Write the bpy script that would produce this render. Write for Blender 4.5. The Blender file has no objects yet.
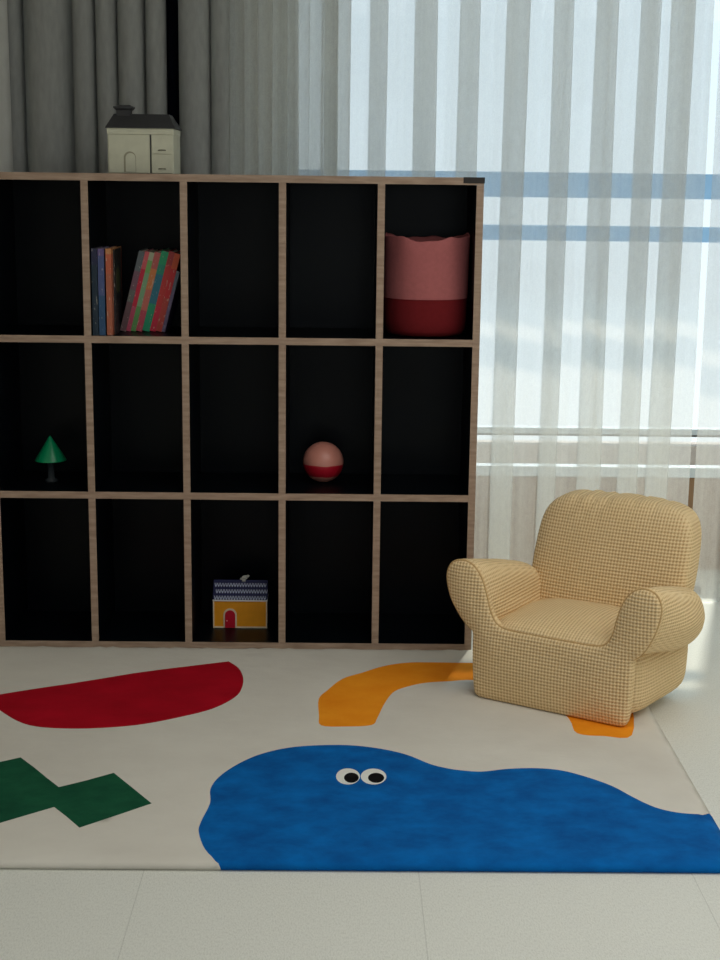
import bpy, bmesh, math, random
import numpy as np
from mathutils import Vector, Matrix, noise
from mathutils.geometry import delaunay_2d_cdt
random.seed(4)
PI = math.pi
S = bpy.context.scene
COL = S.collection

# ------------------------------------------------------------------ camera
FPX = 1460.0
CAM = Vector((-0.40981, -4.51206, 1.47384))
pit, yaw, roll = 0.199834, 0.0122419, 0.0120334
FW = Vector((math.sin(yaw)*math.cos(pit), math.cos(yaw)*math.cos(pit), -math.sin(pit)))
r = Vector((math.cos(yaw), -math.sin(yaw), 0)); u = r.cross(FW)
R2 = math.cos(roll)*r + math.sin(roll)*u
U2 = -math.sin(roll)*r + math.cos(roll)*u
cd = bpy.data.cameras.new('camera'); cam = bpy.data.objects.new('camera', cd); COL.objects.link(cam)
cam.matrix_world = Matrix(((R2.x, U2.x, -FW.x, CAM.x), (R2.y, U2.y, -FW.y, CAM.y), (R2.z, U2.z, -FW.z, CAM.z), (0, 0, 0, 1)))
cd.sensor_fit = 'HORIZONTAL'; cd.sensor_width = 36; cd.lens = FPX*36/720
cd.clip_start = 0.05
S.camera = cam
def ray(x, y): return FW*FPX + R2*(x-360) - U2*(y-480)
def G(x, y, z=0.0):                       # point of the sight line at height z
    d = ray(x, y); return CAM + d*((z-CAM.z)/d.z)
def P(x, y, Y):                           # point of the sight line at depth plane Y
    d = ray(x, y); return CAM + d*((Y-CAM.y)/d.y)

# ------------------------------------------------------------------ node helpers
def srgb(r, g, b):
    f = lambda c: (c/255/12.92 if c/255 <= .04045 else ((c/255+.055)/1.055)**2.4)
    return (f(r), f(g), f(b), 1)
class NT:
    def __init__(s, name):
        s.m = bpy.data.materials.new(name); s.m.use_nodes = True
        s.t = s.m.node_tree; s.b = s.t.nodes['Principled BSDF']; s.out = s.t.nodes['Material Output']
    def n(s, typ, **kw):
        nd = s.t.nodes.new(typ)
        for k, v in kw.items():
            if k.startswith('i_'):
                key = k[2:]; nd.inputs[int(key) if key.isdigit() else key.replace('_', ' ')].default_value = v
            else: setattr(nd, k, v)
        return nd
    def l(s, a, b): s.t.links.new(a, b)
    def math(s, op, a, b=None, clamp=False):
        nd = s.t.nodes.new('ShaderNodeMath'); nd.operation = op; nd.use_clamp = clamp
        for i, v in enumerate((a, b)):
            if v is None: continue
            if isinstance(v, (int, float)): nd.inputs[i].default_value = v
            else: s.l(v, nd.inputs[i])
        return nd.outputs[0]
    def mix(s, fac, a, b):
        nd = s.t.nodes.new('ShaderNodeMix'); nd.data_type = 'RGBA'
        for k, v in ((0, fac), (6, a), (7, b)):
            if isinstance(v, (int, float, tuple)): nd.inputs[k].default_value = v
            else: s.l(v, nd.inputs[k])
        return nd.outputs[2]
    def noise(s, scale, detail=4, stretch=None, rough=.5, coord='Object'):
        tc = s.n('ShaderNodeTexCoord'); nz = s.n('ShaderNodeTexNoise', i_Scale=scale, i_Detail=detail, i_Roughness=rough)
        v = tc.outputs[coord]
        if stretch:
            mp = s.n('ShaderNodeMapping', i_Scale=stretch); s.l(v, mp.inputs[0]); v = mp.outputs[0]
        s.l(v, nz.inputs['Vector']); return nz.outputs['Fac']
    def ramp(s, fac, stops):
        rp = s.n('ShaderNodeValToRGB'); e = rp.color_ramp.elements
        while len(e) < len(stops): e.new(.5)
        for k, (p, c) in enumerate(stops): e[k].position = p; e[k].color = c
        s.l(fac, rp.inputs[0]); return rp.outputs[0]
    def bump(s, h, strength=.3, dist=.01):
        bp = s.n('ShaderNodeBump', i_Strength=strength, i_Distance=dist); s.l(h, bp.inputs['Height'])
        s.l(bp.outputs[0], s.b.inputs['Normal']); return bp.outputs[0]

def mat_noise(name, c1, c2, scale=20, rough=.7, bump=.2, stretch=None, bscale=None, detail=4, spec=.3, bdist=.004):
    m = NT(name); nz = m.noise(scale, detail, stretch)
    col = m.ramp(nz, [(.3, c1), (.7, c2)])
    m.l(col, m.b.inputs['Base Color']); m.b.inputs['Roughness'].default_value = rough
    m.b.inputs['Specular IOR Level'].default_value = spec
    if bump:
        m.bump(m.noise(bscale or scale*3, detail, stretch), bump, bdist)
    return m.m

M = {}
M['black'] = mat_noise('black_laminate', srgb(2, 6, 11), srgb(3, 8, 14), 8, .36, 0, spec=.14)
M['wood'] = mat_noise('plywood_edge', srgb(148, 124, 106), srgb(180, 156, 136), 30, .6, .15, stretch=(.4, .4, 3))
M['wall'] = mat_noise('wall_paint', srgb(226, 221, 211), srgb(232, 228, 218), 5, .9, .05)
M['ceil'] = mat_noise('ceiling_paint', srgb(225, 224, 220), srgb(230, 229, 226), 5, .9, 0)
M['frame'] = mat_noise('window_frame_paint', srgb(214, 224, 230), srgb(222, 230, 235), 6, .5, 0)
m = NT('blue_tinted_rail'); m.t.nodes.remove(m.b)
a_ = m.n('ShaderNodeBsdfTransparent', i_Color=(.62, .80, .95, 1)); b_ = m.n('ShaderNodeBsdfDiffuse', i_Color=srgb(190, 215, 232)); c_ = m.n('ShaderNodeMixShader', i_Fac=.38)
m.l(a_.outputs[0], c_.inputs[1]); m.l(b_.outputs[0], c_.inputs[2]); m.l(c_.outputs[0], m.out.inputs[0]); M['frame_blue'] = m.m
M['dark_plastic'] = mat_noise('dark_plastic', srgb(40, 36, 34), srgb(52, 47, 44), 20, .5, 0)
M['tan'] = mat_noise('pale_parapet', srgb(206, 192, 182), srgb(216, 204, 196), 3, .8, .1)
M['balcony'] = mat_noise('balcony_tile', srgb(110, 102, 94), srgb(126, 118, 108), 4, .8, .1)

M['spandrel'] = mat_noise('brown_panel', srgb(138, 108, 80), srgb(156, 124, 94), 3, .7, .1)
# floor: pale textured laminate with fine flecks
m = NT('pale_floor'); big = m.noise(1.3, 3); fine = m.noise(120, 4, (2.6, .9, 1), .75)
c = m.ramp(fine, [(.3, srgb(206, 207, 198)), (.56, srgb(230, 231, 223))])
c = m.mix(m.math('MULTIPLY', big, .25), c, srgb(232, 233, 228))
tc = m.n('ShaderNodeTexCoord'); sp = m.n('ShaderNodeSeparateXYZ'); m.l(tc.outputs['Object'], sp.inputs[0])
jx = m.math('ABSOLUTE', m.math('SUBTRACT', m.math('MODULO', m.math('ADD', sp.outputs[0], 10.255-.12), .60), .30))
joint = m.math('LESS_THAN', jx, .0012); c = m.mix(m.math('MULTIPLY', joint, .22), c, srgb(120, 118, 110))
m.l(c, m.b.inputs['Base Color']); m.b.inputs['Roughness'].default_value = .6
m.bump(m.noise(150, 3, (2, 1, 1)), .25, .002); M['floor'] = m.m

# rug
def rugmat(name, c1, c2, sc=6):
    m = NT(name); nz = m.noise(sc, 7, (1, 1.25, 1), .62)
    m.l(m.ramp(nz, [(.32, c1), (.68, c2)]), m.b.inputs['Base Color'])
    m.b.inputs['Roughness'].default_value = .95; m.b.inputs['Specular IOR Level'].default_value = .15
    w = m.math('ADD', m.noise(9, 4, (1, 2, 1)), m.math('MULTIPLY', m.noise(120, 3), .15))
    m.bump(w, .25, .01); return m.m
RUG = [rugmat('rug_cream', srgb(212, 207, 197), srgb(222, 218, 208), 3), rugmat('rug_red', srgb(160, 0, 24), srgb(182, 4, 32), 7),
       rugmat('rug_green', srgb(14, 72, 50), srgb(26, 90, 62), 14), rugmat('rug_blue', srgb(0, 80, 150), srgb(0, 106, 186), 11),
       rugmat('rug_orange', srgb(240, 140, 20), srgb(250, 158, 34), 7), rugmat('rug_white', srgb(225, 226, 220), srgb(235, 236, 230)),
       rugmat('rug_black', srgb(8, 8, 10), srgb(14, 14, 16))]

# waffle check fabric of the armchair
def waffle():
    m = NT('waffle_check_fabric'); tc = m.n('ShaderNodeTexCoord'); sp = m.n('ShaderNodeSeparateXYZ'); m.l(tc.outputs['Object'], sp.inputs[0])
    ns = m.n('ShaderNodeSeparateXYZ'); m.l(tc.outputs['Normal'], ns.inputs[0])
    K = 2*PI/.0092
    lines = []
    for ax, wgt in ((0, 1.0), (1, .35), (2, 1.0)):
        s = m.math('SINE', m.math('MULTIPLY', sp.outputs[ax], K))
        s = m.math('ADD', m.math('MULTIPLY', s, .5), .5)                  # 0..1
        k = m.math('MULTIPLY', m.math('SUBTRACT', 1.0, m.math('ABSOLUTE', ns.outputs[ax]), True), wgt)
        k = m.math('MINIMUM', m.math('MULTIPLY', k, 1.6), 1.0)
        if ax == 1: k = m.math('MULTIPLY', k, 1.0)
        lines.append(m.math('MULTIPLY', s, k))
    tot = m.math('ADD', m.math('ADD', lines[0], lines[1]), lines[2])
    f = m.math('MULTIPLY', m.math('SUBTRACT', tot, .7), 1.1, True)
    big = m.noise(6, 3)
    base = m.mix(big, srgb(242, 212, 160), srgb(248, 222, 176))
    col = m.mix(m.math('MULTIPLY', f, .62), base, srgb(176, 128, 74))
    m.l(col, m.b.inputs['Base Color']); m.b.inputs['Roughness'].default_value = .9
    m.b.inputs['Specular IOR Level'].default_value = .2
    h = m.math('SUBTRACT', m.math('MULTIPLY', m.noise(7, 3), 3.0), tot)
    m.bump(h, .55, .004); return m.m
M['waffle'] = waffle()
M['piping'] = mat_noise('piping_fabric', srgb(196, 160, 108), srgb(214, 178, 126), 60, .9, .3)

# curtains
def sheer(name, T, colour):
    m = NT(name); m.t.nodes.remove(m.b)
    tr = m.n('ShaderNodeBsdfTransparent', i_Color=(.97, .985, .99, 1)); tl = m.n('ShaderNodeBsdfTranslucent', i_Color=colour); df = m.n('ShaderNodeBsdfDiffuse', i_Color=colour)
    a = m.n('ShaderNodeMixShader', i_Fac=.5); m.l(tl.outputs[0], a.inputs[1]); m.l(df.outputs[0], a.inputs[2])
    b = m.n('ShaderNodeMixShader'); m.l(a.outputs[0], b.inputs[1]); m.l(tr.outputs[0], b.inputs[2])
    wv = m.noise(90, 4, (1, 1, .35), .7); w2 = m.noise(260, 2)
    st = m.noise(26, 3, (1, 1, .012), .6)
    f = m.math('ADD', m.math('MULTIPLY', m.math('ADD', wv, w2), .16), m.math('ADD', m.math('MULTIPLY', st, .34), T-.33)); m.l(f, b.inputs[0])
    m.l(b.outputs[0], m.out.inputs[0]); return m.m
M['sheer'] = sheer('sheer_linen', .56, srgb(234, 232, 226))
def drape(name, c1, c2):
    m = NT(name); m.l(m.ramp(m.noise(60, 4, (1, 1, .3)), [(.3, c1), (.7, c2)]), m.b.inputs['Base Color'])
    m.b.inputs['Roughness'].default_value = .95; m.b.inputs['Specular IOR Level'].default_value = .1
    m.bump(m.noise(200, 3, (1, 1, .4)), .3, .002); return m.m
M['drape'] = drape('grey_blackout_fabric', srgb(192, 194, 192), srgb(206, 208, 205))
M['navy'] = drape('gap_strip_navy', srgb(12, 16, 28), srgb(18, 23, 38))

m = NT('window_glass'); m.t.nodes.remove(m.b)
tr = m.n('ShaderNodeBsdfTransparent', i_Color=(.95, .98, .98, 1)); gl = m.n('ShaderNodeBsdfGlossy', i_Roughness=.02)
mx = m.n('ShaderNodeMixShader', i_Fac=.05)
m.l(tr.outputs[0], mx.inputs[1]); m.l(gl.outputs[0], mx.inputs[2]); m.l(mx.outputs[0], m.out.inputs[0]); M['glass'] = m.m

def plain(name, c, rough=.6, spec=.3, var=.06, scale=30, bump=.1):
    d = tuple(min(1, x*(1+var*2)) for x in c[:3])+(1,)
    return mat_noise(name, c, d, scale, rough, bump, spec=spec, bdist=.001)

# ------------------------------------------------------------------ mesh helpers
def obj(name, bm, mats, parent=None, smooth=False, loc=None):
    me = bpy.data.meshes.new(name); bm.normal_update(); bm.to_mesh(me); bm.free()
    for mm in (mats if isinstance(mats, (list, tuple)) else [mats]): me.materials.append(mm)
    if smooth: me.polygons.foreach_set('use_smooth', [True]*len(me.polygons))
    o = bpy.data.objects.new(name, me); COL.objects.link(o)
    if parent: o.parent = parent
    if loc: o.location = loc
    return o
def thing(name, label, cat, loc=(0, 0, 0), rz=0, group=None):
    o = bpy.data.objects.new(name, None); COL.objects.link(o); o.empty_display_size = .05
    o.location = loc; o.rotation_euler = (0, 0, rz); tag(o, label, cat, group); return o
def tag(o, label, cat, group=None):
    o['label'] = label; o['category'] = cat
    if group: o['group'] = group
    return o
def struct(o): o['kind'] = 'structure'; return o
def box(bm, x0, x1, y0, y1, z0, z1, bev=0, seg=2, mi=0, M4=None):
    t = bmesh.new(); bmesh.ops.create_cube(t, size=1)
    for v in t.verts: v.co = Vector(((x0+x1)/2+v.co.x*(x1-x0), (y0+y1)/2+v.co.y*(y1-y0), (z0+z1)/2+v.co.z*(z1-z0)))
    if bev: bmesh.ops.bevel(t, geom=t.edges[:], offset=bev, segments=seg, profile=.7, affect='EDGES')
    for f in t.faces: f.material_index = mi
    if M4: t.transform(M4)
    me = bpy.data.meshes.new('t'); t.to_mesh(me); t.free(); bm.from_mesh(me); bpy.data.meshes.remove(me)
    return bm
def B(*a, **k): return box(bmesh.new(), *a, **k)
def lathe(bm, prof, n=40, cx=0, cy=0, mis=None, wob=None):
    rings = []
    for r_, z in prof:
        ring = []
        for k in range(n):
            a = 2*PI*k/n; dr, dz = wob(a, r_, z) if wob else (0, 0)
            ring.append(bm.verts.new((cx+(r_+dr)*math.cos(a), cy+(r_+dr)*math.sin(a), z+dz)))
        rings.append(ring)
    for i in range(len(rings)-1):
        for k in range(n):
            f = bm.faces.new((rings[i][k], rings[i][(k+1) % n], rings[i+1][(k+1) % n], rings[i+1][k]))
            if mis: f.material_index = mis[i]
    return rings
def tube(bm, pts, rad, n=8, closed=False):
    pts = [Vector(p) for p in pts]; rings = []; L = len(pts)
    for i, p in enumerate(pts):
        a = pts[(i-1) % L] if (closed or i > 0) else p; b = pts[(i+1) % L] if (closed or i < L-1) else p
        t = (b-a).normalized(); q = t.to_track_quat('Z', 'Y')
        rings.append([bm.verts.new(p+q @ Vector((rad*math.cos(2*PI*k/n), rad*math.sin(2*PI*k/n), 0))) for k in range(n)])
    rng = range(L if closed else L-1)
    for i in rng:
        A, C_ = rings[i], rings[(i+1) % L]
        # best alignment of the rings
        off = min(range(n), key=lambda s: (A[0].co-C_[s].co).length)
        for k in range(n): bm.faces.new((A[k], A[(k+1) % n], C_[(k+1+off) % n], C_[(k+off) % n]))
    if not closed:
        bm.faces.new(rings[0][::-1]); bm.faces.new(rings[-1])
    bmesh.ops.recalc_face_normals(bm, faces=bm.faces[:])
def catmull(pts, sub=6, closed=True):
    out = []; n = len(pts); V = [Vector(p) for p in pts]
    for i in range(n if closed else n-1):
        if closed: a, b, c, d = V[(i-1) % n], V[i], V[(i+1) % n], V[(i+2) % n]
        else: a, b, c, d = V[max(i-1, 0)], V[i], V[i+1], V[min(i+2, n-1)]
        for s in range(sub):
            t = s/sub
            out.append(.5*((2*b)+(c-a)*t+(2*a-5*b+4*c-d)*t*t+(3*b-a-3*c+d)*t*t*t))
    if not closed: out.append(V[-1])
    return out

# ------------------------------------------------------------------ room
WY = 1.00        # inner face of window wall
WX0 = P(281, 100, 1.05).x      # left jamb of the window
WX1 = 2.9
FRONT = -6.5; LEFT = -2.3; RIGHT = 3.1; TOP = 2.6
struct(obj('floor', B(LEFT-.1, RIGHT+.1, FRONT-.1, WY+.15, -.1, 0), M['floor']))
struct(obj('ceiling', B(LEFT-.1, RIGHT+.1, FRONT-.1, WY+.15, TOP, TOP+.1), M['ceil']))
struct(obj('wall_left', B(LEFT-.1, LEFT, FRONT-.1, WY+.15, 0, TOP), M['wall']))
struct(obj('wall_right', B(RIGHT, RIGHT+.1, FRONT-.1, WY+.15, 0, TOP), M['wall']))
bm = bmesh.new()
box(bm, LEFT, WX0, WY, WY+.15, 0, TOP); box(bm, WX1, RIGHT, WY, WY+.15, 0, TOP); box(bm, WX0, WX1, WY, WY+.15, 2.45, TOP)
struct(obj('wall_back', bm, M['wall']))
bm = bmesh.new()      # wall behind the camera with an opening added to let in soft frontal light
FW0, FW1, FZ0, FZ1 = -.9, 1.9, .8, 2.2
box(bm, LEFT, FW0, FRONT-.1, FRONT, 0, TOP); box(bm, FW1, RIGHT, FRONT-.1, FRONT, 0, TOP)
box(bm, FW0, FW1, FRONT-.1, FRONT, 0, FZ0); box(bm, FW0, FW1, FRONT-.1, FRONT, FZ1, TOP)
struct(obj('wall_front', bm, M['wall']))

# window with frame, rails and panes
win = struct(bpy.data.objects.new('window_1', None)); COL.objects.link(win); win.location = (0, 0, 0)
zl = P(600, 470, WY+.07).z
y0, y1 = WY+.03, WY+.11
bm = bmesh.new()
box(bm, WX0, WX0+.055, y0, y1, 0, 2.45, .004); box(bm, WX1-.06, WX1, y0, y1, 0, 2.45, .004)
box(bm, WX0+.055, WX1-.06, y0, y1, 2.38, 2.45, .004)
box(bm, 1.10, 1.17, y0, y1, .07, 2.38, .004); mx0, mx1 = P(324, 100, 1.05).x, P(338, 100, 1.05).x; box(bm, mx0, mx1, y0+.001, y1-.001, .07, 2.38, .004)
obj('window_frame', bm, M['frame'], win)
obj('lower_panel', B(WX0+.055, WX1-.06, y0+.02, y1-.02, 0, zl-.0225, .003), M['spandrel'], win)
bm = bmesh.new(); box(bm, WX0+.055, 1.10, y0+.01, y1-.01, zl-.022, zl+.018, .004); box(bm, 1.17, WX1-.06, y0+.01, y1-.01, zl-.022, zl+.018, .004)
obj('window_rail', bm, M['frame'], win)
for (px0, px1) in ((173, 198), (226, 241)):
    za, zb = P(600, px1, WY+.07).z, P(600, px0, WY+.07).z
    bm = bmesh.new(); box(bm, WX0+.055, 1.10, y0+.012, y1-.012, za, zb, .003); box(bm, 1.17, WX1-.06, y0+.012, y1-.012, za, zb, .003)
    obj('window_rail', bm, M['frame_blue'], win)
for a, b in ((WX0+.055, 1.10), (1.17, WX1-.06)):
    obj('window_pane', B(a, b, WY+.068, WY+.072, zl+.0185, 2.38), M['glass'], win)

# balcony outside
struct(obj('added_sun_blocker', B(-1.5, 5, WY+.15, 2.08, 2.5, 2.65), M['ceil']))  # unseen slab added overhead to keep sun patches off the rug
by = 2.3
struct(obj('balcony_floor', B(-1.5, 5, WY+.15, by+.15, -.25, -.12), M['balcony']))
zt = P(600, 445, by).z
struct(obj('balcony_parapet', B(-1.5, 5, by, by+.12, -.12, zt, .005), M['tan']))
hr = thing('balcony_handrail', 'pale metal handrail with dark underside running along the balcony outside the window', 'handrail', (0, by, 0))
zh = P(600, 433, by).z
bm = bmesh.new(); box(bm, -1.5, 5, .03, .09, zh-.012, zh+.018, .006); obj('rail', bm, M['frame'], hr)
obj('underside_strip', B(-1.5, 5, .04, .08, zh-.022, zh-.0125), M['dark_plastic'], hr)
for k in range(5):
    x = -1.2+k*1.4
    obj('post', B(x-.015, x+.015, .045, .075, zt+.0005, zh-.0225), M['frame'], hr)

# ------------------------------------------------------------------ bookcase
PW = .30; PH = .49188; TH = .022; DEP = .35
def panel(name, x0, x1, z0, z1, parent, yb=DEP-.012):
    bm = bmesh.new(); box(bm, x0, x1, .0012, yb, z0, z1, mi=0)
    box(bm, x0, x1, 0, .0012, z0, z1, mi=1)
    return obj(name, bm, [M['black'], M['wood']], parent)
case = thing('cube_bookcase', 'large black open bookcase with plywood edges, five columns and three rows', 'bookcase', (0, 0, 0))
ztop = .011+3*PH
for n_, x in (('side_panel', 0), ('side_panel', -5*PW)): panel(n_, x-TH/2, x+TH/2, 0, ztop-TH/2-.0004, case)
panel('top_panel', -5*PW-TH/2, TH/2, ztop-TH/2, ztop+TH/2, case)
panel('bottom_panel', -5*PW+TH/2+.0003, -TH/2-.0003, 0, TH, case)
for k in (1, 2):
    z = .011+k*PH; panel('shelf_board', -5*PW+TH/2+.0003, -TH/2-.0003, z-TH/2, z+TH/2, case)
for k in range(3):
    for c_ in range(1, 5):
        x = -c_*PW; panel('divider', x-TH/2, x+TH/2, .011+k*PH+TH/2+.0003, .011+(k+1)*PH-TH/2-.0003, case)
obj('back_panel', B(-5*PW-TH/2, TH/2, DEP-.0115, DEP, 0, ztop+TH/2), M['black'], case)
cc = obj('corner_cap', B(-.052, TH/2+.002, -.002, -.0003, ztop-.006, ztop+TH/2+.001, .0004, 1), M['dark_plastic'], case)
cc['label'] = 'dark cap on the top right corner'
def board_z(row): return .011+(3-row-1)*PH+TH/2        # top of the board under row 0..2 (from the top)

# ------------------------------------------------------------------ books
def spine(name, base, bands, scale=1):
    """bands of colour down the spine plus small flecks of illustration"""
    m = NT(name); tc = m.n('ShaderNodeTexCoord'); sp = m.n('ShaderNodeSeparateXYZ'); m.l(tc.outputs['Object'], sp.inputs[0])
    h = m.math('DIVIDE', sp.outputs[2], .27)
    rp = m.n('ShaderNodeValToRGB'); rp.color_ramp.interpolation = 'CONSTANT'; e = rp.color_ramp.elements
    st = [(0, base)]+bands
    while len(e) < len(st): e.new(.5)
    for k, (p, c_) in enumerate(st): e[k].position = p; e[k].color = c_
    m.l(h, rp.inputs[0])
    mp = m.n('ShaderNodeMapping', i_Scale=(1, 1, .45), i_Location=(random.random()*3, random.random()*3, random.random()*3)); m.l(tc.outputs['Object'], mp.inputs[0])
    nn_ = m.n('ShaderNodeTexNoise', i_Scale=150, i_Detail=3); m.l(mp.outputs[0], nn_.inputs['Vector']); f = m.math('GREATER_THAN', nn_.outputs['Fac'], .65)
    col = m.mix(m.math('MULTIPLY', f, .35), rp.outputs[0], srgb(222, 214, 200))
    m.l(col, m.b.inputs['Base Color']); m.b.inputs['Roughness'].default_value = .45
    return m.m
M['pages'] = mat_noise('book_pages', srgb(205, 198, 180), srgb(220, 214, 198), 200, .9, .2, stretch=(8, 1, .2))
def book(label, t, h, d, mat, group):
    root = thing('picture_book', label, 'book', group=group)
    bm = bmesh.new(); c_ = .0016
    box(bm, 0, c_, 0, d, 0, h); box(bm, t-c_, t, 0, d, 0, h)
    box(bm, c_, t-c_, 0, .002, 0, h)
    obj('cover', bm, mat, root)
    obj('pages', B(c_+.0002, t-c_-.0002, .0022, d-.004, .003, h-.003), M['pages'], root)
    return root
bz = board_z(0)+.0004
ppx = .00312
upright = [  # px left, px right, height px, colour, label
    (93.0, 98.6, 85, spine('navy_spine', srgb(12, 38, 56), [(.8, srgb(30, 34, 66))]), 'dark navy upright picture book, leftmost on the top shelf'),
    (99.4, 105.6, 85, spine('blue_spine', srgb(36, 74, 112), [(.45, srgb(70, 82, 128)), (.9, srgb(96, 80, 128))]), 'blue upright picture book between the navy and the orange spine'),
    (107.2, 112.6, 85, spine('orange_spine', srgb(168, 92, 66), [(.7, srgb(182, 90, 62)), (.92, srgb(186, 126, 78))]), 'orange brown upright picture book beside the blue spine')]
for a, b, hh, mt, lab in upright:
    x0 = P(a, 334, .012).x; x1 = P(b, 334, .012).x
    o = book(lab, x1-x0, hh*ppx, .21, mt, 'picture books on the top shelf'); o.location = (x0, .012, bz)
# dark book turned so that its cover shows
o = book('dark picture book with an olive round mark on its cover, behind the gap', .008, .262, .13, spine('dark_spine', srgb(20, 22, 26), [(.5, srgb(28, 28, 26))]), 'picture books on the top shelf')
o.location = (P(113.6, 334, .05).x, .05, bz); o.rotation_euler = (0, 0, 0)
bm = bmesh.new()
lathe(bm, [(.0005, 0), (.036, 0), (.036, .0006), (.0005, .0006)], 32); bm.transform(Matrix.Translation((.0081, .058, .165)) @ Matrix.Rotation(PI/2, 4, 'Y') @ Matrix.Diagonal((1.15, 1, 1, 1)))
q = obj('cover_mark', bm, plain('olive_print', srgb(58, 62, 40)), o); q['label'] = 'olive round mark printed on the cover'
phi = math.radians(14.6)
PK = srgb
lean = [
    (6.2, 80, spine('grey_spine', PK(108, 78, 82), [(.35, PK(104, 104, 100)), (.5, PK(120, 84, 98)), (.72, PK(96, 104, 108))]), 'grey mauve leaning picture book, first of the slanted row'),
    (4.6, 80, spine('crimson_spine', PK(190, 72, 100), [(.3, PK(200, 26, 60)), (.75, PK(210, 90, 96))]), 'thin crimson leaning picture book right of the grey mauve one'),
    (5.0, 79, spine('sage_spine', PK(98, 156, 88), [(.3, PK(130, 172, 130)), (.7, PK(120, 176, 96)), (.85, PK(178, 182, 150))]), 'sage green leaning picture book between two pink red spines'),
    (6.4, 79, spine('rose_spine', PK(196, 72, 92), [(.25, PK(206, 110, 96)), (.5, PK(214, 128, 70)), (.75, PK(196, 96, 92))]), 'rose and orange leaning picture book left of the teal spine'),
    (7.6, 80, spine('teal_spine', PK(24, 156, 112), [(.33, PK(40, 120, 142)), (.68, PK(30, 146, 120)), (.8, PK(28, 162, 110))]), 'teal green leaning picture book with a blue band, thickest of the slanted row'),
    (6.0, 80, spine('red_spine', PK(214, 40, 70), [(.3, PK(206, 52, 50)), (.8, PK(180, 56, 58))]), 'red leaning picture book just right of the teal one'),
    (6.0, 78, spine('coral_spine', PK(200, 70, 60), [(.4, PK(214, 40, 48)), (.75, PK(222, 92, 52))]), 'coral and orange leaning picture book, second from the divider'),
    (3.4, 60, spine('slate_spine', PK(120, 104, 140), [(.5, PK(112, 122, 140)), (.9, PK(70, 92, 128))]), 'short thin slate blue leaning picture book, last beside the divider')]
px = 119.5
for w, hh, mt, lab in lean:
    hh += 3; t = w*ppx*1.02*math.cos(phi)-.0003; pivx = P(px+w, 330, .13).x
    h = hh*ppx
    o = book(lab, t, h, .19, mt, 'picture books on the top shelf')
    # rotate clockwise about the bottom right edge
    o.rotation_euler = (0, phi, 0)
    o.location = (pivx-t*math.cos(phi), .13, bz+t*math.sin(phi)+.0003)
    px += w

# ------------------------------------------------------------------ basket (top right cell)
M['felt_pink'] = plain('pink_felt', srgb(168, 98, 98), .95, .1, scale=80, bump=.3)
M['felt_red'] = plain('dark_red_felt', srgb(108, 28, 32), .95, .1, scale=80, bump=.3)
bk = thing('storage_basket', 'round pink fabric storage basket with a dark red bottom in the top right cell', 'basket', (-.152, .158, board_z(0)+.0003))
zs = .118
def wob(a, r_, z):
    k = max(0, (z-.1)/.2)
    return (.004*math.sin(3*a+1)*k-.002*math.sin(7*a)*k, (.007*math.cos(2*a)+.004*math.sin(5*a+.5)+.002*math.sin(11*a))*k*k)
bm = bmesh.new()
rg = lathe(bm, [(.001, .001), (.10, .001), (.119, .005), (.128, .018), (.1315, .05), (.133, zs)], 64)
rr = [(.1285, zs), (.127, .05), (.10, .008), (.001, .008)]; lathe(bm, rr, 64)
obj('lower_band', bm, M['felt_red'], bk, True)
bm = bmesh.new()
lathe(bm, [(.1335, zs-.001), (.134, .16), (.1335, .22), (.1335, .27), (.134, .305), (.132, .309), (.1295, .305), (.129, .25), (.129, zs-.001)], 64, wob=wob)
obj('upper_band', bm, M['felt_pink'], bk, True)
bm = bmesh.new(); tube(bm, [(.1337*math.cos(a), .1337*math.sin(a), zs) for a in [2*PI*k/64 for k in range(64)]], .0011, 6, True)
obj('seam', bm, M['felt_red'], bk, True)

# ------------------------------------------------------------------ plain ball
bp = P(323, 481, .19); rb = .0665
m = NT('ball_vinyl'); tc = m.n('ShaderNodeTexCoord'); sp = m.n('ShaderNodeSeparateXYZ'); m.l(tc.outputs['Object'], sp.inputs[0])
zz = m.math('ADD', sp.outputs[2], m.math('MULTIPLY', m.noise(14, 2), .01))
rp = m.ramp(zz, [(0, (0, 0, 0, 1)), (1, (1, 1, 1, 1))])
band = m.math('MULTIPLY', m.math('GREATER_THAN', zz, .030), m.math('LESS_THAN', zz, .068))
m.l(m.mix(band, srgb(214, 142, 126), srgb(186, 22, 44)), m.b.inputs['Base Color']); m.b.inputs['Roughness'].default_value = .35
bm = bmesh.new(); bmesh.ops.create_uvsphere(bm, u_segments=48, v_segments=32, radius=rb); bm.transform(Matrix.Translation((0, 0, rb)))
o = obj('toy_ball', bm, m.m, None, True, (bp.x, .19, board_z(1)+.0003))
tag(o, 'pink toy ball with a red band alone in the middle row', 'ball')

# ------------------------------------------------------------------ green cone toy
cp = P(51, 470, .16)
ct = thing('cone_tree_toy', 'small green cone shaped toy tree on a dark stem in the left column', 'toy', (cp.x, .16, board_z(1)+.0004))
zc = P(51, 460.5, .16).z-board_z(1)
bm = bmesh.new(); lathe(bm, [(.0005, zc+.082), (.004, zc+.078), (.050, zc+.004), (.051, zc+.001), (.048, zc), (.0005, zc)], 48)
obj('cone', bm, plain('green_lacquer', srgb(0, 142, 92), .3, .5, bump=0), ct, True)
bm = bmesh.new(); lathe(bm, [(.0005, 0), (.021, 0), (.021, .006), (.011, .010), (.010, zc-.0003), (.0005, zc-.0003)], 32)
obj('stem', bm, plain('dark_stem_paint', srgb(52, 58, 62), .4), ct, True)

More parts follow.
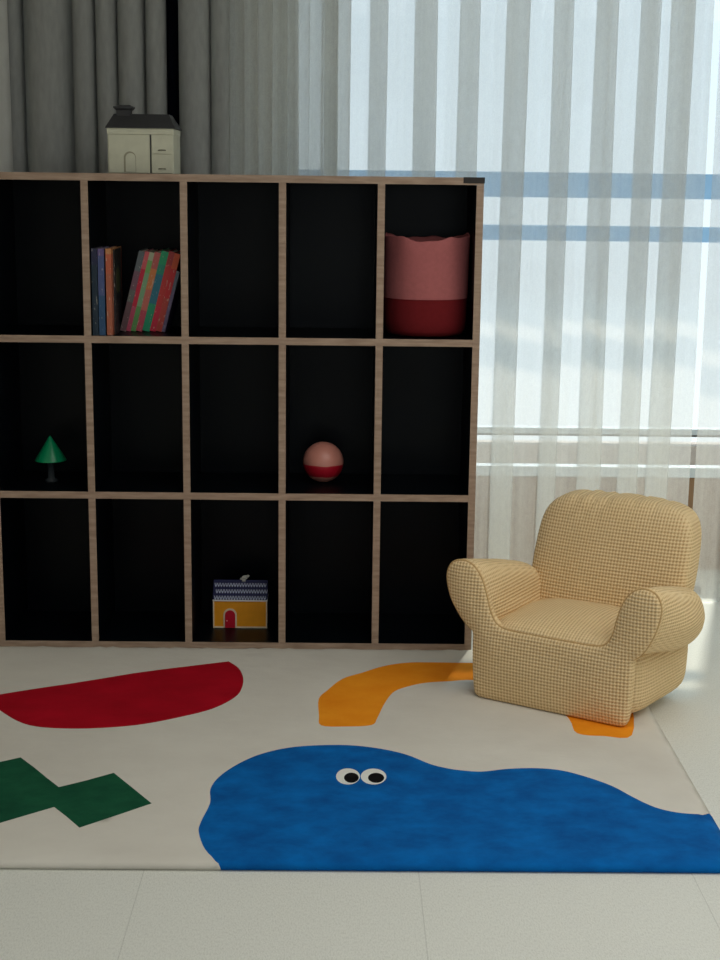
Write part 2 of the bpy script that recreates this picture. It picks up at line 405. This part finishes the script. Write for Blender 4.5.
# ------------------------------------------------------------------ yellow toy house
hy = .155
A = P(213.2, 628, hy); Bp = P(267.2, 628, hy); W = Bp.x-A.x; hb = board_z(2)
hz = lambda y_: P(240, y_, hy).z-hb
th = thing('yellow_toy_house', 'small yellow toy house with red arched door and navy scalloped roof in the bottom row', 'toy house', ((A.x+Bp.x)/2, hy, hb+.0004))
zw = hz(601.5); zr = hz(583)
obj('wall', B(-W/2+.002, W/2-.002, .001, .075, .0, zw, .0015), plain('yellow_paint', srgb(226, 150, 26), .5), th)
cream = plain('cream_trim', srgb(222, 206, 178), .5)
bm = bmesh.new()
box(bm, -W/2, -W/2+.004, -.001, .001, 0, zw); box(bm, W/2-.004, W/2, -.001, .001, 0, zw); box(bm, -W/2+.004, W/2-.004, -.001, .001, 0, .005)
obj('trim', bm, cream, th)
obj('eave_board', B(-W/2-.001, W/2+.001, -.003, .078, zw+.0003, zw+.0055, .001), plain('white_paint', srgb(222, 218, 216), .5), th)
# roof: sloping slab with rows of scallops
rf = obj('roof', bmesh.new(), plain('navy_paint', srgb(18, 24, 74), .5), th)
bm = bmesh.new(); vs = [bm.verts.new(c) for c in ((-W/2, -.001, zw+.006), (W/2, -.001, zw+.006), (W/2, .038, zr), (-W/2, .038, zr), (-W/2, .077, zw+.006), (W/2, .077, zw+.006))]
for f in ((0, 1, 2, 3), (3, 2, 5, 4), (1, 5, 2), (4, 0, 3), (0, 4, 5, 1)): bm.faces.new([vs[i] for i in f])
bm.to_mesh(rf.data); bm.free()
bm = bmesh.new(); slope = math.atan2(zr-zw-.006, .039); LR = math.hypot(zr-zw-.006, .039)
for rw in range(3):
    nn = 19; st = W*.96/nn
    for k in range(nn):
        cx = -W*.48+st*(k+.5)+(st/2 if rw % 2 else 0)
        if abs(cx) > W*.485: continue
        t0 = LR*(rw+.25)/3.1
        pts = [(cx+st*.47*math.cos(a), t0+LR/3.1*.30-LR/3.1*.62*math.sin(a)) for a in [PI*j/8 for j in range(9)]]
        inn = [(cx+st*.22*math.cos(a), t0+LR/3.1*.30-LR/3.1*.32*math.sin(a)) for a in [PI*j/8 for j in range(9)]]
        def to3(q): return (q[0], -.0026+q[1]*math.cos(slope), zw+.0062+q[1]*math.sin(slope)+.0012)
        vo = [bm.verts.new(to3(q)) for q in pts]; vi = [bm.verts.new(to3(q)) for q in inn]
        for j in range(8): bm.faces.new((vo[j], vo[j+1], vi[j+1], vi[j]))
bmesh.ops.solidify(bm, geom=bm.faces[:], thickness=.0004)
obj('scallops', bm, plain('pale_tile_paint', srgb(212, 218, 236), .5), rf)
def arch(w, h, n=12): return [(w/2, 0)]+[(w/2*math.cos(a), h-w/2+w/2*math.sin(a)) for a in [PI*k/n for k in range(n+1)]]+[(-w/2, 0)]
def prism(pts, y0_, y1_, cx=0, z0=0):
    bm = bmesh.new(); f_ = [bm.verts.new((cx+x, y0_, z0+z)) for x, z in pts]; b_ = [bm.verts.new((cx+x, y1_, z0+z)) for x, z in pts]
    n = len(pts); bm.faces.new(f_[::-1]); bm.faces.new(b_)
    for k in range(n): bm.faces.new((f_[k], f_[(k+1) % n], b_[(k+1) % n], b_[k]))
    bmesh.ops.recalc_face_normals(bm, faces=bm.faces[:]); return bm
dx = -W/2+.0565
obj('door_surround', prism(arch(.044, .067), -.0015, .0008, dx, .0003), cream, th)
dr = obj('door', prism(arch(.034, .0605), -.0035, -.0016, dx, .001), plain('red_door_paint', srgb(186, 14, 44), .4), th)
bm = bmesh.new(); bmesh.ops.create_uvsphere(bm, u_segments=12, v_segments=8, radius=.0026, matrix=Matrix.Translation((dx-.0105, -.0055, .026)))
obj('door_knob', bm, plain('pale_knob', srgb(230, 150, 150), .3), dr, True)
# small pale figure-like finial on the ridge
bm = bmesh.new()
for (x, z, rx, rz) in ((.004, .008, .012, .0075), (.014, .0125, .007, .0045), (-.006, .004, .006, .004)):
    bmesh.ops.create_uvsphere(bm, u_segments=16, v_segments=10, radius=1, matrix=Matrix.Translation((x+.0085, .038, zr+z)) @ Matrix.Rotation(-.35, 4, 'Y') @ Matrix.Diagonal((rx, .006, rz, 1)))
box(bm, .004, .016, .034, .042, zr-.006, zr+.004)
obj('roof_ornament', bm, plain('pale_grey_paint', srgb(190, 190, 182), .5), th, True)

# ------------------------------------------------------------------ white toy house on top of the bookcase
hy = .06; zt_ = ztop+TH/2
A = P(108.2, 174, hy); Bp = P(173.8, 174, hy); W = Bp.x-A.x; D_ = .185
hz = lambda y_: P(140, y_, hy).z-zt_
cw = plain('cream_plastic', srgb(196, 195, 174), .5); dk = plain('charcoal_plastic', srgb(52, 52, 54), .5)
wt = thing('white_toy_house', 'cream toy house cabinet with dark grey hipped roof on top of the bookcase', 'toy house', ((A.x+Bp.x)/2, hy, zt_+.0003))
zw = hz(128.3); zr = hz(113.5)
bm = B(-W/2, W/2, .002, D_, 0, zw, .0015); wl = obj('body', bm, cw, wt)
obj('cornice', B(-W/2-.0012, W/2+.0012, -.0005, D_+.001, zw-.018, zw-.0003, .001), cw, wt)
split = P(150.6, 150, hy).x-(A.x+Bp.x)/2
lp = obj('front_panel', B(-W/2+.004, split-.004, -.0015, .0015, .002, zw-.0195, .0008), cw, wt)
obj('groove', B(split-.0018, split+.0018, .0005, .0025, .002, zw-.019), dk, wt)
zm = hz(154)
for a_, b_ in ((.002, zm-.001), (zm+.001, zw-.0195)):
    d_ = obj('drawer', B(split+.004, W/2-.004, -.0015, .0015, a_, b_, .0008), cw, wt)
    cx = (split+W/2)/2; hh = a_+.0125 if a_ < .01 else a_+.010
    bm = bmesh.new(); tube(bm, [(cx-.011, -.002, hh), (cx-.008, -.005, hh+.001), (cx+.008, -.005, hh+.001), (cx+.011, -.002, hh)], .0013, 6)
    obj('handle', bm, plain('drawer_pull', srgb(96, 94, 80), .4), d_, True)
ax = P(130, 160, hy).x-(A.x+Bp.x)/2
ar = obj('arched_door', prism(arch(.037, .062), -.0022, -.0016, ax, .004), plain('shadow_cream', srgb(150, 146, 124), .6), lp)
obj('door_leaf', prism(arch(.030, .056), -.0034, -.0023, ax+.002, .005), cw, ar)
bm = bmesh.new(); e_ = .005
lo = [(-W/2-e_, -e_, zw), (W/2+e_, -e_, zw), (W/2+e_, D_+e_, zw), (-W/2-e_, D_+e_, zw)]
hi = [(-W/2+.014, .045, zr), (W/2-.018, .045, zr), (W/2-.018, D_-.045, zr), (-W/2+.014, D_-.045, zr)]
l1 = [bm.verts.new(c) for c in lo]; l2 = [bm.verts.new((c[0], c[1], c[2]+.003)) for c in lo]; l3 = [bm.verts.new(c) for c in hi]
bm.faces.new(l1[::-1]); bm.faces.new(l3)
for X, Y in ((l1, l2), (l2, l3)):
    for k in range(4): bm.faces.new((X[k], X[(k+1) % 4], Y[(k+1) % 4], Y[k]))
obj('roof', bm, dk, wt)
cx = P(121.5, 110, hy).x-(A.x+Bp.x)/2
bm = bmesh.new(); zc0 = zr-.012
def flared(bm, stages):
    prev = None
    for hx, z in stages:
        ring = [bm.verts.new((cx+sx*hx, .055+sy*hx*.8, z)) for sx, sy in ((-1, -1), (1, -1), (1, 1), (-1, 1))]
        if prev:
            for k in range(4): bm.faces.new((prev[k], prev[(k+1) % 4], ring[(k+1) % 4], ring[k]))
        else: bm.faces.new(ring[::-1])
        prev = ring
    bm.faces.new(prev)
flared(bm, [(.022, zc0), (.022, zr+.010), (.030, zr+.017), (.030, zr+.022), (.022, zr+.022), (.020, zr+.026)])
obj('chimney', bm, dk, wt)

# ------------------------------------------------------------------ rug
def conv(L, s, ox, oy): return [(x/s+ox, y/s+oy) for x, y in L]
RZ = .018
red = conv([(-25, 212), (0, 206), (100, 190), (200, 175), (300, 159), (400, 143), (560, 123), (628, 115), (634, 115), (660, 132), (673, 158), (670, 188), (650, 215), (590, 245), (500, 268), (400, 288), (300, 298), (200, 301), (100, 295), (45, 278), (0, 250), (-25, 232)], 2.769, 0, 620)
green = conv([(57, 380), (95, 408), (130, 437), (163, 463), (240, 444), (315, 423), (368, 465), (420, 508), (320, 542), (220, 575), (185, 545), (150, 518), (75, 540), (0, 562), (-80, 586), (-200, 470), (-100, 420), (0, 393)], 2.769, 0, 620)
blue = conv([(107, 390), (103, 362), (92, 343), (60, 310), (45, 270), (50, 245), (72, 200), (73, 165), (95, 135), (140, 105), (200, 80), (280, 64), (380, 60), (460, 66), (540, 82), (600, 105), (640, 115), (672, 120)], 2.4, 180, 720)
blue += conv([(60, 253), (130, 246), (210, 244), (280, 250), (350, 268), (420, 293), (480, 325), (540, 352), (600, 366), (660, 371), (700, 368), (745, 366)], 2.769, 460, 680)
orange = conv([(75, 235), (110, 200), (170, 155), (250, 130), (340, 103), (440, 90), (560, 90), (690, 92), (900, 100), (1150, 140), (1310, 230), (1330, 380)], 4, 300, 640) + [(604, 736), (577, 733), (569, 719), (545, 695), (510, 684)] + conv([(690, 160), (600, 165), (500, 172), (420, 190), (370, 212), (335, 260), (310, 310), (285, 340), (180, 345), (85, 340), (76, 300)], 4, 300, 640)
orange = [p for p in orange]; orange[11] = (632, 735)
def g2(L): return [tuple(G(x, y, RZ).xy) for x, y in L]
def ell(x0, x1, y0_, y1_, n=26): return [((x0+x1)/2+(x1-x0)/2*math.cos(2*PI*k/n), (y0_+y1_)/2+(y1_-y0_)/2*math.sin(2*PI*k/n)) for k in range(n)]
def smooth2(L, closed=True): return [tuple(v) for v in catmull([Vector((x, y)) for x, y in L], 4, closed)]
X0, X1, Y0, Y1 = -1.95, .478, -1.556, -.020
shp = [(smooth2(red), 1), (green, 2), (smooth2(blue, False), 3), (smooth2(orange), 4), (ell(336, 360, 768.5, 784.5), 5), (ell(360.7, 386.4, 768.5, 784.5), 5),
       (ell(344, 358.8, 772.8, 782.8), 6), (ell(368, 384.2, 772.8, 782.8), 6)]
shp = [(g2(L)+([(X1+.001, Y0-.001)] if k == 3 else []), k) for L, k in shp]
shp = [([(min(max(x, X0+.001), X1-.0), max(y, Y0)) if k == 3 else (x, y) for x, y in L], k) for L, k in shp]
# outlines of shapes clamp to the mat; the blue one reaches the hems
V2 = []; E2 = []
nx, ny = 120, 76
def addloop(L):
    i0 = len(V2); V2.extend([Vector(p) for p in L]); n = len(L); E2.extend([(i0+k, i0+(k+1) % n) for k in range(n)])
addloop([(X0+(X1-X0)*k/nx, Y0) for k in range(nx)]+[(X1, Y0+(Y1-Y0)*k/ny) for k in range(ny)]+[(X1-(X1-X0)*k/nx, Y1) for k in range(nx)]+[(X0, Y1-(Y1-Y0)*k/ny) for k in range(ny)])
for L, k in shp: addloop([(min(max(x, X0), X1), min(max(y, Y0), Y1)) for x, y in L])
for i in range(1, nx):
    for j in range(1, ny): V2.append(Vector((X0+(X1-X0)*i/nx+random.uniform(-.003, .003), Y0+(Y1-Y0)*j/ny+random.uniform(-.003, .003))))
vo, eo, fo, *_ = delaunay_2d_cdt(V2, E2, [], 0, 1e-5)
def inside(p, L):
    c_ = False; n = len(L); x, y = p
    for i in range(n):
        x1_, y1_ = L[i]; x2_, y2_ = L[i-1]
        if (y1_ > y) != (y2_ > y) and x < (x2_-x1_)*(y-y1_)/(y2_-y1_)+x1_: c_ = not c_
    return c_
bm = bmesh.new()
def rz(x, y):
    e = min(x-X0, X1-x, y-Y0, Y1-y); t = max(0, min(1, e/.009))
    w = .0011*noise.noise(Vector((x*3, y*5, 0)))+.0006*noise.noise(Vector((x*9, y*9, 3)))
    hem = -.0040*math.exp(-((e-.022)/.005)**2)         # stitched line inside the rolled hem
    return .008+(RZ-.008)*math.sqrt(1-(1-t)**2)+w*t+hem
vv = [bm.verts.new((v.x, v.y, rz(v.x, v.y))) for v in vo]
for f in fo:
    try: fc = bm.faces.new([vv[i] for i in f])
    except ValueError: continue
    c_ = fc.calc_center_median(); mi = 0
    for L, k in shp:
        if k == 3 and inside((c_.x, max(c_.y, Y0+.004)), L) or k != 3 and inside((c_.x, c_.y), L): mi = k
    fc.material_index = mi; fc.smooth = True
bnd = [e for e in bm.edges if e.is_boundary]
ret = bmesh.ops.extrude_edge_only(bm, edges=bnd)
for g in ret['geom']:
    if isinstance(g, bmesh.types.BMVert): g.co.z = .0003; g.co.x += .007*(1 if g.co.x < X0+.001 else -1 if g.co.x > X1-.001 else 0); g.co.y += .007*(1 if g.co.y < Y0+.001 else -1 if g.co.y > Y1-.001 else 0)
bmesh.ops.recalc_face_normals(bm, faces=bm.faces[:])
for f in bm.faces:
    if abs(f.normal.z) < .75 and min(v.co.z for v in f.verts) < .001:
        nb = [g for e in f.edges for g in e.link_faces if min(v.co.z for v in g.verts) > .001]
        if nb: f.material_index = nb[0].material_index
rug = obj('play_rug', bm, RUG); tag(rug, 'cream play mat with red, green, orange and blue shapes and two eyes on the floor', 'rug')

# ------------------------------------------------------------------ armchair
CW = M['waffle']
ch = thing('kids_armchair', 'small padded pale yellow waffle check armchair on the rug before the curtain', 'armchair', tuple((G(474, 692, RZ).lerp(G(632, 725, RZ), .5)+Vector((-.014, -.034, .001)))), math.radians(-32.3))
ch.scale = (1.05, 1.05, 1.06)
def pillow(sx, sy, sz, k=5, n=22, deform=None):
    bm = bmesh.new(); bmesh.ops.create_cube(bm, size=2); bmesh.ops.subdivide_edges(bm, edges=bm.edges[:], cuts=n, use_grid_fill=True)
    for v in bm.verts:
        p = v.co.copy(); mx_ = max(abs(p.x), abs(p.y), abs(p.z)); nk = (abs(p.x)**k+abs(p.y)**k+abs(p.z)**k)**(1/k)
        p = p*(mx_/nk); q_ = Vector((p.x*sx, p.y*sy, p.z*sz))
        v.co = deform(q_, p) if deform else q_
    return bm
def nz3(p, s, a): return a*noise.noise(Vector(p)*s)
# base
def d_base(q_, p):
    x, y, z = q_
    h = (p.z+1)/2
    x *= 1-.035*(abs(2*h-1))**2+.17*(p.y+1)/2-.035
    return Vector((x, y+.203, z+.102)) + Vector((nz3(q_, 7, .004), nz3(q_+Vector((3, 0, 0)), 7, .004), 0))
obj('base', pillow(.246, .194, .102, 5.5, 24, d_base), CW, ch, True)
# front panel: base face with both arm faces in one outline
half = [(0, 0), (.12, -.001), (.185, .0), (.214, .004), (.224, .022), (.230, .08), (.232, .14), (.232, .172), (.236, .186), (.250, .198), (.268, .222), (.287, .262), (.299, .305), (.300, .340), (.284, .368), (.252, .377), (.222, .364), (.199, .332), (.184, .288), (.174, .245), (.158, .216), (.128, .205), (.06, .203)]
cr = [Vector((x, z)) for x, z in half]
full = cr+[Vector((-v.x*(1+.05*max(0, min(1, (v.y-.19)/.08))), v.y)) for v in cr[::-1] if v.x > 0]
full = [Vector((0, .2035)) if False else v for v in full]
# order: right side upwards, then across the seat line to the left side downwards
outline = catmull(full, 5)
def pin(v):      # the floor edge stays on the floor
    return Vector((v.x, max(v.y, 0)))
outline = [pin(v) for v in outline]
ol = []
for v in outline:
    if not ol or (v-ol[-1]).length > .002: ol.append(v)
def panel_mesh():
    bm = bmesh.new(); n = len(ol)
    def norm(i):
        t = (ol[(i+1) % n]-ol[i-1]); return Vector((-t.y, t.x)).normalized()     # inward for counter-clockwise
    prof = [(.0, .026), (-.0012, .012), (.0, .004), (.002, .0005), (.006, -.003), (.012, -.0055)]
    rings = []
    for ins, yy in prof:
        rings.append([bm.verts.new((ol[i].x+norm(i).x*ins, yy, max(.0005, ol[i].y+norm(i).y*ins))) for i in range(n)])
    for a in range(len(rings)-1):
        for k in range(n): bm.faces.new((rings[a][k], rings[a][(k+1) % n], rings[a+1][(k+1) % n], rings[a+1][k]))
    # dense inner face through constrained triangulation, gently bulging
    inner = [Vector((v.co.x, v.co.z)) for v in rings[-1]]
    pts = inner[:]; edges = [(k, (k+1) % n) for k in range(n)]
    xs = np.arange(-.34, .34, .012); zs_ = np.arange(.0, .38, .012)
    lp = [tuple(v) for v in inner]
    def dist(p): return min((p-q2).length for q2 in inner)
    for x in xs:
        for z in zs_:
            p = Vector((x, z))
            if inside((x, z), lp) and dist(p) > .007: pts.append(p)
    vo, eo, fo, ov, *_ = delaunay_2d_cdt(pts, edges, [], 1, 1e-6)
    mp = {}
    for i, v in enumerate(vo):
        src = ov[i]
        if src and src[0] < n: mp[i] = rings[-1][src[0]]
        else:
            d = dist(v); yb = -.0055-.010*(1-math.exp(-d/.04))+nz3((v.x, v.y, 0), 9, .003)*min(1, d/.03)
            mp[i] = bm.verts.new((v.x, yb, v.y))
    for f in fo:
        c_ = sum((vo[i] for i in f), Vector((0, 0)))/len(f)
        if inside(tuple(c_), lp):
            try: bm.faces.new([mp[i] for i in f])
            except ValueError: pass
    bmesh.ops.recalc_face_normals(bm, faces=bm.faces[:]); return bm
obj('front_panel', panel_mesh(), CW, ch, True)
# armrests: lofted along the depth
armp = [(.186, .19), (.176, .225), (.183, .262), (.189, .295), (.199, .322), (.222, .346), (.255, .356), (.288, .348), (.310, .324), (.322, .280), (.316, .238), (.294, .202), (.262, .184), (.225, .187), (.20, .18)]
facep = [(.182, .19), (.176, .225), (.180, .262), (.187, .292), (.201, .331), (.223, .362), (.252, .374), (.282, .365), (.297, .338), (.296, .305), (.284, .262), (.266, .224), (.250, .202), (.225, .187), (.20, .18)]
for sgn in (1, -1):
    fprof = catmull([Vector(p) for p in facep], 4)
    prof = catmull([Vector(p) for p in armp], 4); n = len(prof)
    bm = bmesh.new(); rings = []; c0 = Vector((.25, .27))
    secs = [(.010, 1.0, 0, 0), (.03, 1.015, 0, 0), (.08, 1.03, .002, .0), (.14, 1.03, .004, -.006), (.20, 1.03, .004, -.016), (.26, 1.0, .0, -.03), (.32, .95, -.004, -.040), (.365, .84, -.012, -.050), (.390, .60, -.02, -.055), (.400, .2, -.02, -.055)]
    ys = []
    fine = catmull([Vector(s_) for s_ in secs], 3, False) if False else [Vector(s_) for s_ in secs]
    for yv, sc, ox, oz in secs:
        ring = []
        tt = max(0, min(1, (yv-.01)/.13)); tt = tt*tt*(3-2*tt); sl = 1+(.05*(1-tt) if sgn < 0 else 0)
        for i, p in enumerate(prof):
            q_ = fprof[i].lerp(p, tt); q_ = Vector((q_.x*(sl if q_.y > .2 else 1), q_.y)); q_ = c0+(q_-c0)*sc
            pt = Vector((q_.x+ox, yv, q_.y+oz)); pt.x += nz3(pt, 11, .004); pt.z += nz3(pt+Vector((5, 0, 0)), 11, .004)
            ring.append(bm.verts.new((sgn*pt.x, pt.y, pt.z)))
        rings.append(ring)
    for a in range(len(rings)-1):
        for k in range(n): bm.faces.new((rings[a][k], rings[a][(k+1) % n], rings[a+1][(k+1) % n], rings[a+1][k]))
    bm.faces.new(rings[0]); bm.faces.new(rings[-1])
    bmesh.ops.recalc_face_normals(bm, faces=bm.faces[:])
    o = obj('armrest', bm, CW, ch, True)
    md = o.modifiers.new('soft', 'SUBSURF'); md.levels = 1; md.render_levels = 1
# seat cushion
def d_seat(q_, p):
    x, y, z = q_
    z += .030*(1-p.x**2)*(1-p.y**2)*(1 if p.z > 0 else 0)
    return Vector((x, y+.178, z+.189)) + Vector((0, 0, nz3(q_, 9, .004)))
obj('seat_cushion', pillow(.188, .176, .026, 6, 20, d_seat), CW, ch, True)
# backrest
def d_back(q_, p):
    x, y, z = q_
    h = (p.z+1)/2
    x *= .95+.10*math.sin(PI*min(1, .15+h*.72))-.03*max(0, (h-.7)/.3)**2
    y += -.012*math.cos(p.x*PI/2)*(1 if p.y < 0 else -1)*math.sin(PI*h)
    tilt = math.radians(19)
    z2 = h*.346; yy = y+math.tan(tilt)*z2
    wr = 0
    for cx_, amp in ((-.12, .009), (-.07, .012), (-.03, .010), (.05, .006), (.12, .005)):
        wr += amp*math.exp(-((x-cx_-(h-1)*.15)/.008)**2)*max(0, (h-.70)/.30)
    return Vector((x+.002, yy+.372+wr*.5+nz3(q_, 6, .005), z2+.16-wr*.8+nz3(q_+Vector((9, 0, 0)), 5, .007)-.008*(p.x**2)*h))
bm = pillow(.226, .066, .19, 6.0, 30, d_back)
obj('backrest', bm, CW, ch, True)
# piping along front panel edge
pp = [(v.x, .0045, v.y) for v in ol if v.y > .2 or abs(v.x) > .245 and v.y > .19]
top = [v for v in ol]
i0 = min(range(len(top)), key=lambda i: (top[i]-Vector((.238, .186))).length)
top = top[i0:]+top[:i0]
i1 = min(range(len(top)), key=lambda i: (top[i]-Vector((-.238, .186))).length)
path = [(v.x*1.0, .0045, v.y+.0008) for v in top[:i1+1]]
bm = bmesh.new(); tube(bm, path, .0026, 8)
obj('piping', bm, M['piping'], ch, True)

# ------------------------------------------------------------------ curtains
def curtain(name, x0, x1, y, z0, z1, pitch, A_, B_, mat, label, group=None, phase=0, jit=.0, spp=22, mod=None, thick=None):
    bm = bmesh.new(); n = max(1, round((x1-x0)/pitch)); pt = (x1-x0)/n
    nz_ = 26; cols = []
    js = [random.uniform(-jit, jit) for _ in range(n+2)]; ja = [random.uniform(.75, 1.2) for _ in range(n+2)]
    total = n*spp
    for i in range(total+1):
        s = i/spp; k = int(s); fr_ = s-k
        w = fr_*fr_*(3-2*fr_); jx = js[k]*(1-w)+js[k+1]*w; am = ja[k]*(1-w)+ja[k+1]*w
        col = []
        for j in range(nz_+1):
            h = j/nz_; z = z0+(z1-z0)*h
            sway = .008*math.sin(2.2*h+k*1.7)*(1-h)*(1 if jit else 0)
            a = 2*PI*s+phase
            xx = x0+pt*s-A_*am*math.sin(a)*(1.0+.12*(1-h)*math.sin(k*2.3))+jx+sway+A_*am*math.sin(phase)
            yy = y+B_*am*math.cos(a)*(1+.25*(1-h)*math.sin(k*1.3))
            col.append(bm.verts.new((xx, yy, z)))
        cols.append(col)
    for i in range(total):
        for j in range(nz_): bm.faces.new((cols[i][j], cols[i+1][j], cols[i+1][j+1], cols[i][j+1]))
    if thick: bmesh.ops.solidify(bm, geom=bm.faces[:], thickness=thick)
    o = obj(name, bm, mat, None, True); tag(o, label, 'curtain', group); return o
def pleated(name, bands, x0, x1, y, z0, z1, B_, mat, label, group):
    """bands: (centre, width) of every place where the cloth folds back over itself"""
    keys = [(x0, y+B_*.4)]
    for c_, w_ in bands: keys += [(c_+w_/2, y-B_*random.uniform(.7, 1.1)), (c_-w_/2, y+B_*random.uniform(.7, 1.1))]
    keys.append((x1, y)); bm = bmesh.new(); prev = None; nz_ = 20
    rows = []
    for k in range(len(keys)-1):
        (xa, ya), (xb, yb) = keys[k], keys[k+1]
        for s_ in range(12 if k < len(keys)-2 else 13):
            t = s_/12; w_ = .5-.5*math.cos(PI*t); rows.append((xa+(xb-xa)*w_, ya+(yb-ya)*(t*t*(3-2*t)), k))
    for X, Y, k in rows:
        col = []
        for j in range(nz_+1):
            h = j/nz_
            col.append(bm.verts.new((X+(1-h)*.012*math.sin((k//2)*1.9+h*2), Y+(1-h)*.012*math.sin((k//2)*2.7+1), z0+(z1-z0)*h)))
        if prev:
            for j in range(nz_): bm.faces.new((prev[j], col[j], col[j+1], prev[j+1]))
        prev = col
    o = obj(name, bm, mat, None, True); tag(o, label, 'curtain', group); return o
bl = [(237, 14), (252, 13), (266, 15), (279, 16), (291, 15), (303.5, 14), (316, 15), (329, 15), (344, 14), (378, 18), (424.5, 21), (468.5, 19), (516, 22), (560.5, 17), (604.5, 19), (647, 18), (678.5, 21)]
bl = [(P(c_, 100, .66).x, P(c_+w_/2, 100, .66).x-P(c_-w_/2, 100, .66).x) for c_, w_ in bl]
pleated('sheer_curtain', bl, -.84, .838, .66, .012, 2.5, .03, M['sheer'], 'wide white sheer curtain in pleats behind the bookcase and the armchair', 'white sheer curtains')
curtain('sheer_curtain', .848, 2.7, .60, .006, 2.5, .155, .066, .030, M['sheer'], 'sheer curtain hanging at the right edge, past the narrow gap', 'white sheer curtains', phase=2.2, jit=.008)
gx0 = P(0, 100, .52).x; xA = P(166, 100, .52).x; xB = P(178, 100, .52).x; xC = P(229, 100, .52).x
def drape_folds(name, valleys, y, B_, mat, label, group):
    """thick cloth hanging in rounded folds that meet in narrow valleys"""
    bm = bmesh.new(); prev = None; nz_ = 20
    for k in range(len(valleys)-1):
        xa, xb = valleys[k], valleys[k+1]; last = k == len(valleys)-2; d = B_*min(1.2, (xb-xa)/.10)**.6; sk = random.uniform(-.25, .25)
        for s_ in range(14 if not last else 15):
            t = s_/14; prof = max(0, math.sin(PI*t))**.8*(1+sk*(t-.5)); col = []
            for j in range(nz_+1):
                h = j/nz_; a = .01+2.49*h
                col.append(bm.verts.new((xa+(xb-xa)*t-.010*math.sin(2*PI*t)+.006*math.sin(k*2.1+h*3)*(1 if 0 < k else 0)*(1-h), y-d*prof, a)))
            if prev:
                for j in range(nz_): bm.faces.new((prev[j], col[j], col[j+1], prev[j+1]))
            prev = col
    bmesh.ops.solidify(bm, geom=bm.faces[:], thickness=.003)
    o = obj(name, bm, mat, None, True); tag(o, label, 'curtain', group); return o
xL = P(15, 100, .52).x
drape_folds('pale_edge_strip', [-2.2, -2.05, -1.9, -1.75, xL], .45, .05, drape('edge_strip_pale_grey', srgb(232, 232, 228), srgb(238, 238, 234)), 'pale grey folded strip added at the far left beside the darker grey curtain', None)  # pale folded strip added to make the left edge lighter
V = [P(q_, 100, .52).x for q_ in (6, 24, 73, 96, 118, 146, 166)]
drape_folds('blackout_curtain', V, .555, .085, M['drape'], 'heavy grey blackout curtain behind the toy house and left part of the bookcase', 'grey blackout curtains')
drape_folds('blackout_curtain', [P(q_, 100, .52).x for q_ in (178, 211, 229)], .555, .07, M['drape'], 'narrow grey blackout curtain beside the sheer curtain', 'grey blackout curtains')
curtain('navy_gap_strip', xA-.06, xB+.05, .585, .01, 2.5, .05, .006, .012, M['navy'], 'dark navy strip added behind the gap between the two grey curtains', None, thick=.002)  # dark strip added to fill the gap between the grey curtains
tk = obj('curtain_track', B(LEFT+.02, RIGHT-.02, .44, .72, 2.5005, 2.53, .003), M['frame']); tag(tk, 'pale curtain track under the ceiling above all curtains', 'curtain track')

db = G(700, 596)
o = obj('dark_floor_block', B(.865, .925, .70, .74, 0, .022, .006), M['dark_plastic']); tag(o, 'small dark block on the floor at the foot of the curtain gap', 'doorstop')  # made-up short block for the dark window track glimpsed in the gap

# ------------------------------------------------------------------ light
w = bpy.data.worlds.new('sky'); S.world = w; w.use_nodes = True; nt = w.node_tree
bg = nt.nodes['Background']; tc = nt.nodes.new('ShaderNodeTexCoord'); sp = nt.nodes.new('ShaderNodeSeparateXYZ'); nt.links.new(tc.outputs['Generated'], sp.inputs[0])
mr = nt.nodes.new('ShaderNodeMapRange'); mr.inputs[1].default_value = -.15; mr.inputs[2].default_value = .35; nt.links.new(sp.outputs[2], mr.inputs[0])
rp = nt.nodes.new('ShaderNodeValToRGB'); nt.links.new(mr.outputs[0], rp.inputs[0])
rp.color_ramp.elements[0].color = (.92, .97, 1.0, 1); rp.color_ramp.elements[1].color = (.66, .84, 1.0, 1)
nt.links.new(rp.outputs[0], bg.inputs[0]); bg.inputs[1].default_value = 1.25
def light(name, typ, loc, direction, energy, colour=(1, 1, 1), **kw):
    ld = bpy.data.lights.new(name, typ); ld.energy = energy; ld.color = colour
    for k, v in kw.items(): setattr(ld, k, v)
    o = bpy.data.objects.new(name, ld); COL.objects.link(o); o.location = loc
    o.rotation_euler = Vector(direction).to_track_quat('-Z', 'Y').to_euler(); return o
light('sun', 'SUN', (1, 5, 4), (-.30, -1, -1.0), 4.2, (1, .93, .82), angle=.03)
def portal(name, loc, direction, sx, sy):
    o = light(name, 'AREA', loc, direction, 1, shape='RECTANGLE', size=sx, size_y=sy); o.data.cycles.is_portal = True
portal('window_portal', ((WX0+WX1)/2, WY+.2, 1.25), (0, -1, 0), WX1-WX0, 2.4)
portal('front_opening_portal', ((FW0+FW1)/2, FRONT-.15, (FZ0+FZ1)/2), (0, 1, 0), FW1-FW0, FZ1-FZ0)  # samples the sky through the opening added behind the camera

light('added_fill_light', 'AREA', (1.0, -2.2, 2.56), (0, 0, -1), 40, (1, .98, .94), shape='RECTANGLE', size=3.0, size_y=2.4)  # unseen fill lamp added to brighten the rug and floor from above
S.view_settings.view_transform = 'Standard'; S.view_settings.look = 'None'; S.view_settings.exposure = 0.0; S.view_settings.gamma = 1.0
S.cycles.transparent_max_bounces = 32
S.cycles.max_bounces = 10; S.cycles.diffuse_bounces = 5
